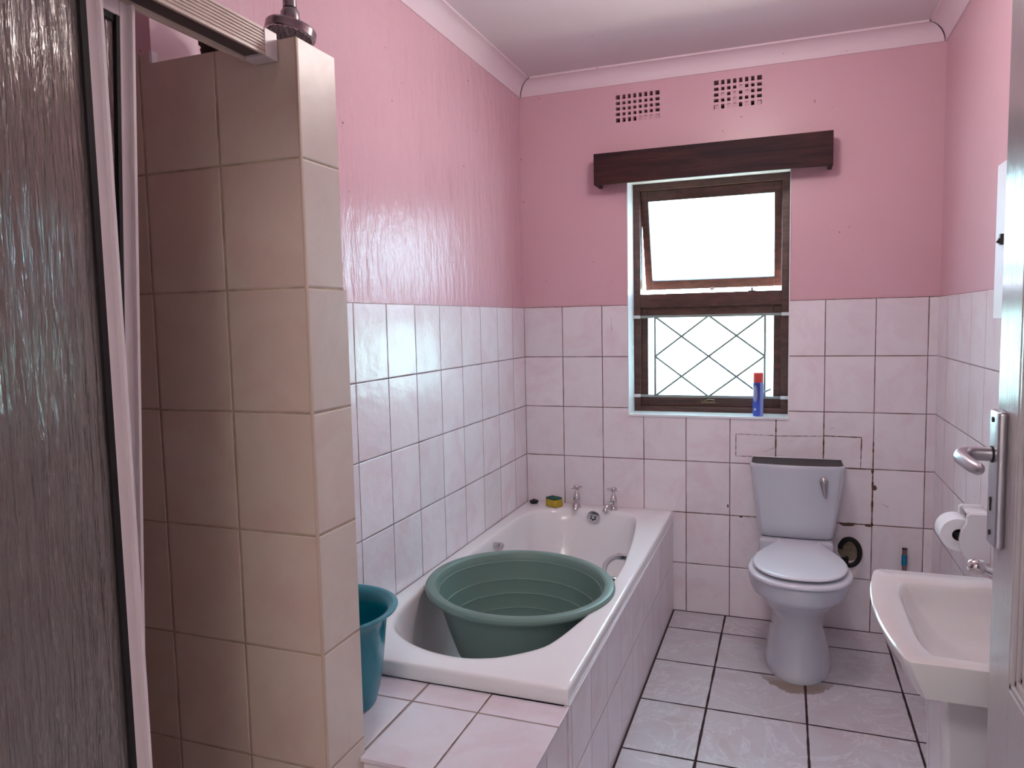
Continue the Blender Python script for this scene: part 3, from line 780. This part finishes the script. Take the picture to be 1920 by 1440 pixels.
# ------------------------------------------------------------------ basin
bs = empty('washbasin', 'cream pedestal washbasin on the right wall beside the open door', 'washbasin', (1.65, -1.85, 0))
def outl(z, x0, ya, yb2, bow, xr=WX+.0, n=40, r=.018):
    """bow-fronted plan outline: back edge on the wall, front edge bowed to -x"""
    pts = []
    ym = (ya+yb2)/2; hl = (yb2-ya)/2
    for k in range(n+1):
        t = -1+2*k/n; e = max(0, (abs(t)-.93)/.07)
        pts.append(Vector((x0+bow*(t*t)+r*e**2.2, ym+hl*t, z)))
    pts += [Vector((xr-.10, yb2+.001, z)), Vector((xr, yb2+.001, z)), Vector((xr, ym, z)), Vector((xr, ya-.001, z)), Vector((xr-.10, ya-.001, z))]
    return pts
def bowl(z, cx, cy, rx, ry, p=3.2, n=46):
    out = []
    m = 46
    for k in range(m):
        pass
    return out
YA, YB = -2.112, -1.588
RZB = .800
NO = 46
def bowl_ring(z, cx, cy, rx, ry, p, ref):
    out = []
    for v in ref:
        a = math.atan2((v.y-(YA+YB)/2)/(YB-YA)*2, (v.x-1.64)/.21)
        c, s = math.cos(a), math.sin(a)
        out.append(Vector((cx+rx*math.copysign(abs(c)**(2/p), c), cy+ry*math.copysign(abs(s)**(2/p), s), z)))
    return out
mb = MB()
ref = outl(0, 1.427, YA, YB, .030, r=.006)
O = lambda z, x0, g, b=.030: outl(z, x0, YA+g, YB-g, b, r=.006)
rings = [O(.650, 1.60, .15, .01), O(.690, 1.57, .125, .012), O(.712, 1.525, .075, .018), O(.724, 1.475, .022, .028), O(.731, 1.456, .006), O(.765, 1.441, .001), O(.7935, 1.429, 0), O(.798, 1.430, .001), O(.800, 1.434, .004)]
cyb = -1.872
rings += [bowl_ring(.8000, 1.638, cyb, .152, .226, 5.0, ref), bowl_ring(.7965, 1.638, cyb, .147, .221, 4.8, ref), bowl_ring(.785, 1.639, cyb, .143, .216, 4.4, ref), bowl_ring(.758, 1.641, cyb, .134, .203, 3.8, ref), bowl_ring(.735, 1.645, cyb, .122, .184, 3.2, ref), bowl_ring(.712, 1.648, cyb, .098, .142, 2.6, ref), bowl_ring(.697, 1.650, cyb, .06, .09, 2.2, ref), bowl_ring(.692, 1.652, cyb, .012, .018, 2, ref)]
mb.loft(rings, cap0=True, cap1=True)
mb.build('basin_bowl', basin_cer, bs, smooth_angle=42)
mb = MB(); 
def ped(z, w, x0): return [Vector((x0, -1.85-w, z)), Vector((x0-.0, -1.85-w*.6, z)), Vector((x0-.006, -1.85, z)), Vector((x0, -1.85+w*.6, z)), Vector((x0, -1.85+w, z)), Vector((x0+.20, -1.85+w, z)), Vector((x0+.20, -1.85-w, z))]
mb.loft([ped(0, .105, 1.555), ped(.02, .104, 1.556), ped(.05, .098, 1.56), ped(.5, .100, 1.552), ped(.64, .112, 1.545), ped(.684, .118, 1.540)], cap0=True, cap1=True)
p_ = mb.build('pedestal', ceramic, bs, smooth_angle=35); bevel_mod(p_, .012, 4, 30)
mb = MB(); mb.lathe([(.0, .0), (.019, .0), (.022, .002), (.022, .004), (.010, .003), (0, .003)], (1.652, cyb, .6925), n=28, cap0=False, cap1=False); mb.build('plug_hole', chrome, bs, smooth_angle=40)
bt = empty('basin_tap', 'chrome tap on the washbasin with its spout raised over the bowl', 'tap', (1.775, -1.755, .80))
mb = MB(); mb.lathe([(.024, 0), (.024, .004), (.019, .008), (.017, .04), (.016, .05), (.010, .058)], bt.location, n=28)
L = Vector(bt.location)
mb.tube([L+Vector((-.005, 0, .034)), L+Vector((-.05, 0, .042)), L+Vector((-.095, 0, .055)), L+Vector((-.125, 0, .069))], [.015, .0135, .0115, .0105], 16)
mb.build('spout', chrome, bt, smooth_angle=60)
mb = MB(); mb.lathe([(.002, -.018), (.013, -.014), (.0170, 0), (.0145, .013), (.004, .018)], L+Vector((-.136, 0, .075)), 'X', 20); mb.build('nozzle', chrome, bt, smooth_angle=60)
mb = MB(); mb.lathe([(.010, .055), (.018, .060), (.019, .075), (.012, .082)], L, n=20); mb.build('tap_handle', chrome, bt, smooth_angle=60)

# toilet roll holder and roll on the right wall
th = empty('toilet_roll_holder', 'white ceramic toilet roll holder fixed to the tiles on the right wall', 'toilet roll holder', (WX, -.87, .72))
def cheek(y0, y1):
    outline = [(WX, .795), (WX-.058, .795), (WX-.066, .786), (WX-.067, .765), (WX-.080, .740), (WX-.086, .712), (WX-.082, .685), (WX-.074, .662), (WX-.062, .648), (WX-.020, .640), (WX, .640)]
    mb.loft([[Vector((x, y0, z)) for x, z in outline], [Vector((x, y1, z)) for x, z in outline]], cap0=True, cap1=True, smooth=False)
mb = MB(); cheek(-.825, -.806); cheek(-.948, -.930)
mb.box((WX-.020, -.945, .645), (WX+.0, -.81, .792), bev=.004); mb.box((WX-.060, -.940, .782), (WX, -.81, .794), bev=.003)
M_ = mb.build('ceramic_body', ceramic, th, smooth_angle=30); bevel_mod(M_, .004, 2, 40)
rl = empty('toilet_roll', 'white toilet roll held in the ceramic holder on the right wall', 'toilet roll', (WX-.082, -.872, .718))
mb = MB(); c = Vector(rl.location); rr_ = .052
mb.lathe([(.019, -.048), (rr_-.001, -.048), (rr_, -.047), (rr_, .047), (rr_-.001, .048), (.019, .048)], c, 'Y', 48, cap0=False, cap1=False)
mb.build('paper', plain('white_tissue', srgb(236, 234, 240), .95, bumps=(90, .2), var=.02), rl, smooth_angle=40)
mb = MB(); mb.lathe([(.0188, -.0475), (.0188, .0475), (.0172, .0475), (.0172, -.0475)], c, 'Y', 32, cap0=False, cap1=False)
mb.build('cardboard_core', plain('brown_card', srgb(70, 52, 50), .9), rl, smooth_angle=40)

# pole leaning on the back wall
po = empty('mop_pole', 'metal pole with a bright blue end sleeve behind the washbasin', 'pole', (1.735, -.06, 0))
mb = MB(); mb.tube([(1.735, -.075, 0.0), (1.7424, -.0205, .397)], .0095, 16); mb.build('pole_tube', plain('worn_grey_pole', srgb(132, 112, 112), .35, .6), po, smooth_angle=40)
mb = MB(); mb.tube([(1.7408, -.0290, .330), (1.7418, -.0240, .374)], .0115, 16); o = mb.build('blue_sleeve', plain('blue_plastic', srgb(0, 116, 160), .35), po, smooth_angle=40)
mb = MB(); mb.tube([(1.7424, -.0207, .3970), (1.7425, -.0200, .4025)], .0104, 16); mb.build('end_cap', black_r, po)

# wall cabinet on the right wall
cb = empty('wall_cabinet', 'small white cabinet on the right wall, partly behind the open door', 'cabinet', (WX, -1.5, 1.4))
white_p = plain('white_cabinet_paint', srgb(220, 218, 230), .45, bumps=(50, .1), var=.02)
mb = MB(); mb.box((1.770, -1.72, 1.404), (WX+.003, -1.330, 1.787), bev=.002); mb.build('carcass', white_p, cb)
mb = MB(); mb.box((1.750, -1.722, 1.402), (1.768, -1.326, 1.789), bev=.002); dr = mb.build('cabinet_door', white_p, cb)
mb = MB(); mb.box((1.743, -1.402, 1.585), (1.752, -1.385, 1.612), bev=.002); mb.tube([(1.745, -1.394, 1.60), (1.739, -1.394, 1.59)], .004, 8); o = mb.build('latch', plain('dark_latch', (.06, .055, .055, 1), .35, .8), cb); o.parent = dr

# ------------------------------------------------------------------ open room door
dr = structure(empty('door_1', 'white gloss panelled door standing open at the right edge of view', 'door', (1.575, -3.06, 0)))
DX0, DX1, DY0, DY1, DT = 1.552, 1.592, -3.075, -2.256, 2.04
mb = MB()
def dbox(y0, y1, z0, z1, x0=DX0, x1=DX1, bev=.002): mb.box((x0, y0, z0), (x1, y1, z1), bev=bev)
dbox(DY1-.105, DY1, .008, DT); dbox(DY0, DY0+.105, .008, DT)
dbox(DY0+.105, DY1-.105, .008, .20); dbox(DY0+.105, DY1-.105, 1.93, DT); dbox(DY0+.105, DY1-.105, .66, .885)
mb.box((DX0+.014, DY0+.10, .19), (DX1-.014, DY1-.10, 1.94))
mb.build('door_leaf', door_m, dr)
mb = MB()
def mould(y0, y1, z0, z1):
    # stepped picture-frame moulding round a panel on the -x face
    for i, (g, d) in enumerate(((0, .001), (.010, .005), (.020, .009))):
        a, b = .010, DX0+d
        for (ya, yb_, za, zb_) in ((y0+g, y1-g, z0+g, z0+g+a), (y0+g, y1-g, z1-g-a, z1-g), (y0+g, y0+g+a, z0+g, z1-g), (y1-g-a, y1-g, z0+g, z1-g)):
            mb.box((b, ya, za), (DX0+.016, yb_, zb_), bev=.002)
mould(DY0+.104, DY1-.104, .885, 1.93); mould(DY0+.104, DY1-.104, .20, .66)
mb.build('panel_moulding', door_m, dr)
mb = MB(); mb.box((DX0+.006, DY0+.16, .93), (DX0+.016, DY1-.16, 1.87), bev=.005); mb.box((DX0+.006, DY0+.16, .26), (DX0+.016, DY1-.16, .60), bev=.005); mb.build('raised_panel', door_m, dr)
mb = MB(); py0, py1 = -2.312, -2.266
mb.box((DX0-.013, py0-.006, 1.072), (DX0, py1, 1.276), bev=.005, seg=3); bp_ = mb.build('handle_plate', satin, dr, smooth_angle=40)
mb = MB()
for z in (1.262, 1.092): mb.lathe([(.004, 0), (.004, .002)], (DX0-.0145, -2.289, z), 'X', 12)
mb.box((DX0-.0145, -2.291, 1.125), (DX0-.0125, -2.287, 1.140)); mb.lathe([(.004, 0), (.004, .002)], (DX0-.0145, -2.289, 1.142), 'X', 12)
o = mb.build('screws_and_keyhole', dark_m, dr); o.parent = bp_
mb = MB(); hz = 1.210; xh = DX0-.013
mb.tube([(xh, -2.289, hz), (xh-.022, -2.289, hz), (xh-.032, -2.291, hz), (xh-.041, -2.299, hz-.001), (xh-.0445, -2.312, hz-.002), (xh-.043, -2.335, hz-.004), (xh-.040, -2.360, hz-.006), (xh-.036, -2.378, hz-.007), (xh-.034, -2.386, hz-.007)], [.0105, .0105, .0108, .0108, .0104, .0098, .0095, .0085, .004], 18)
o = mb.build('lever_handle', satin, dr, smooth_angle=60); o.parent = bp_
mb = MB(); mb.lathe([(.0125, 0), (.0125, .003)], (xh-.002, -2.289, hz), 'X', 20); o = mb.build('black_collar', black_r, dr); o.parent = bp_
# door frame in the opening
mb = MB()
for x in (.46, 1.592): mb.box((x, YF-.112, 0), (x+.008, YF+.002, 2.10))
mb.box((.46, YF-.112, 2.092), (1.60, YF+.002, 2.10)); structure(mb.build('trim_6', door_m))

# ------------------------------------------------------------------ shower screen
XS = .318
rail = empty('shower_rail', 'fluted white aluminium top rail of the shower screen meeting the partition', 'shower rail', (XS, -2.7, 1.96))
mb = MB(); yr0, yr1 = -3.085, -2.316
n = 7; prof = [(XS, 1.936)]
z = 1.9405
for k in range(n):
    prof += [(XS, z), (XS-.0025, z+.0008), (XS-.0025, z+.0030), (XS, z+.0040)]; z += .0060
prof += [(XS, 1.985), (XS-.052, 1.985), (XS-.052, 1.930), (XS-.046, 1.930), (XS-.046, 1.980), (XS-.006, 1.980), (XS-.006, 1.936)]
mb.loft([[Vector((x, yr0, zz_)) for x, zz_ in prof], [Vector((x, yr1-.035, zz_)) for x, zz_ in prof]], cap0=True, cap1=True, smooth=False)
mb.build('fluted_channel', plain('dull_white_aluminium', srgb(206, 188, 176), .36, var=.12, vscale=30), rail)
mb = MB(); mb.box((XS-.053, yr1-.036, 1.934), (XS+.0015, yr1, 1.986), bev=.001); mb.build('end_bracket', alu_w, rail)
mb = MB(); mb.box((XS-.043, yr0, 1.938), (XS-.010, yr1-.04, 1.950)); mb.build('dark_track', plain('dark_track_metal', srgb(78, 68, 68), .4, .3), rail)

def shower_door(y_edge, y_back, x, M, name_lab, z0=.10, z1=1.928, gk=.010):
    t = empty('sliding_shower_door', name_lab, 'shower door', (x, y_edge, z0), 'sliding shower doors')
    w = .022
    mb = MB(); mb.box((x-.004, y_edge-w, z0), (x+.012, y_edge, z1), M, .0015); mb.box((x+.006, y_edge-.006, z0), (x+.020, y_edge, z1), M, .001)
    mb.build('door_stile', alu_w, t)
    mb = MB(); mb.box((x-.004, y_back, z1-.024), (x+.012, y_edge-w, z1), M, .0015); mb.box((x-.004, y_back, z0), (x+.012, y_edge-w, z0+.03), M, .0015); mb.box((x-.004, y_back, z0), (x+.012, y_back+w, z1), M, .0015)
    mb.build('door_frame_rails', alu_w, t)
    mb = MB()
    mb.box((x-.001, y_edge-w-gk, z0+.03), (x+.0115, y_edge-w+.0005, z1-.024), M); mb.box((x-.001, y_back+w, z1-.034), (x+.009, y_edge-w, z1-.0235), M)
    mb.build('rubber_gasket', black_r, t)
    mb = MB(); mb.box((x+.0015, y_back+w-.003, z0+.028), (x+.0055, y_edge-w-.008, z1-.022), M); mb.build('textured_glass', rain_m, t)
    return t
shower_door(-2.712, -3.072, .300, Matrix.Identity(4), 'outer sliding shower door with streaky textured glass, nearest the camera')
Hb = Vector((.270, -2.622, 1.93)); Mb = Matrix.Translation(Hb) @ Matrix.Rotation(math.radians(-3.3), 4, 'X') @ Matrix.Translation(-Hb)
shower_door(-2.622, -3.02, .266, Mb, 'inner shower door hanging crooked behind the outer one, narrow strip of glass showing', z0=.13, gk=.006)
# shower kerb and tray
mb = MB(); mb.box((.25, YF, 0), (.3608, PY, .10), bev=.003); structure(mb.build('trim_7', t_alc))
mb = MB(); mb.box((AX0, YF, 0), (.25, PY, .03)); structure(mb.build('floor_shower', ceramic))

# shower head over the partition
sh = empty('overhead_shower', 'chrome round shower head hanging above the top of the partition', 'shower head', (.195, -2.10, 2.10))
Mr = Matrix.Rotation(math.radians(10), 3, 'Y') @ Matrix.Rotation(math.radians(-8), 3, 'X'); c = Vector((.195, -2.10, 2.085))
hm = plain('worn_chrome', (.36, .33, .34, 1), .22, 1, var=.2)
mb = MB(); mb.lathe([(.049, -.011), (.0545, -.0115), (.0565, -.009), (.0565, .006), (.054, .010), (.040, .014), (.020, .017), (.020, .022)], c, 'Z', 48, cap0=False, cap1=True, M=Mr); mb.build('head_disc', hm, sh, smooth_angle=28)
mb = MB(); mb.lathe([(.0, -.010), (.0495, -.0105)], c, 'Z', 48, cap0=False, cap1=False, M=Mr)
sp0 = mb.build('spray_face', plain('dark_spray_rubber', (.03, .028, .03, 1), .4), sh)
mb = MB()
for rr2, nn in ((.014, 6), (.026, 12), (.037, 18), (.046, 24)):
    for k in range(nn):
        a = 2*PI*k/nn; q = c+Mr @ Vector((math.cos(a)*rr2, math.sin(a)*rr2, -.0105)); mb.lathe([(.0016, 0), (.0012, -.003)], q, n=6)
o = mb.build('nozzles', plain('grey_nozzles', srgb(150, 140, 142), .5), sh); o.parent = sp0
mb = MB(); mb.lathe([(.020, .020), (.021, .026), (.021, .040), (.0165, .047), (.0135, .050), (.0135, .056)], c, n=28, cap0=True); mb.tube([c+Vector((0, 0, .05)), c+Vector((0, 0, .14)), c+Vector((-.01, 0, .19)), c+Vector((-.05, 0, .22)), Vector((-.005, -2.10, 2.315))], [.0155, .0140, .0130, .0125, .0125], 16)
mb.build('swivel_and_arm', hm, sh, smooth_angle=40)

# dark crumpled rag on top of the partition
mb = MB(); bmesh.ops.create_icosphere(mb.b, subdivisions=4, radius=1)
for v in mb.b.verts:
    d = v.co.copy(); k = 1+.35*noise.noise(d*1.7+Vector((3, 1, 0)))+.14*noise.noise(d*5); v.co = Vector((.150+d.x*.066*k, -2.262+d.y*.040*k, 2.002+max(-.026, d.z*.036*k)))
    
o = mb.build('crumpled_rag', plain('dark_brown_cloth', srgb(58, 42, 36), .8, bumps=(50, .6), var=.4, vscale=25), origin=(.165, -2.25, 1.976), smooth_angle=60)
tag(o, 'dark brown crumpled rag lying on top of the tiled partition', 'rag')
# chipped white plaster lip where the wall paint ends above the partition
mb = MB(); mb.box((-.004, -2.3165, 1.975), (.004, -2.30, 2.000), bev=.0015); structure(mb.build('trim_8', p_cove))
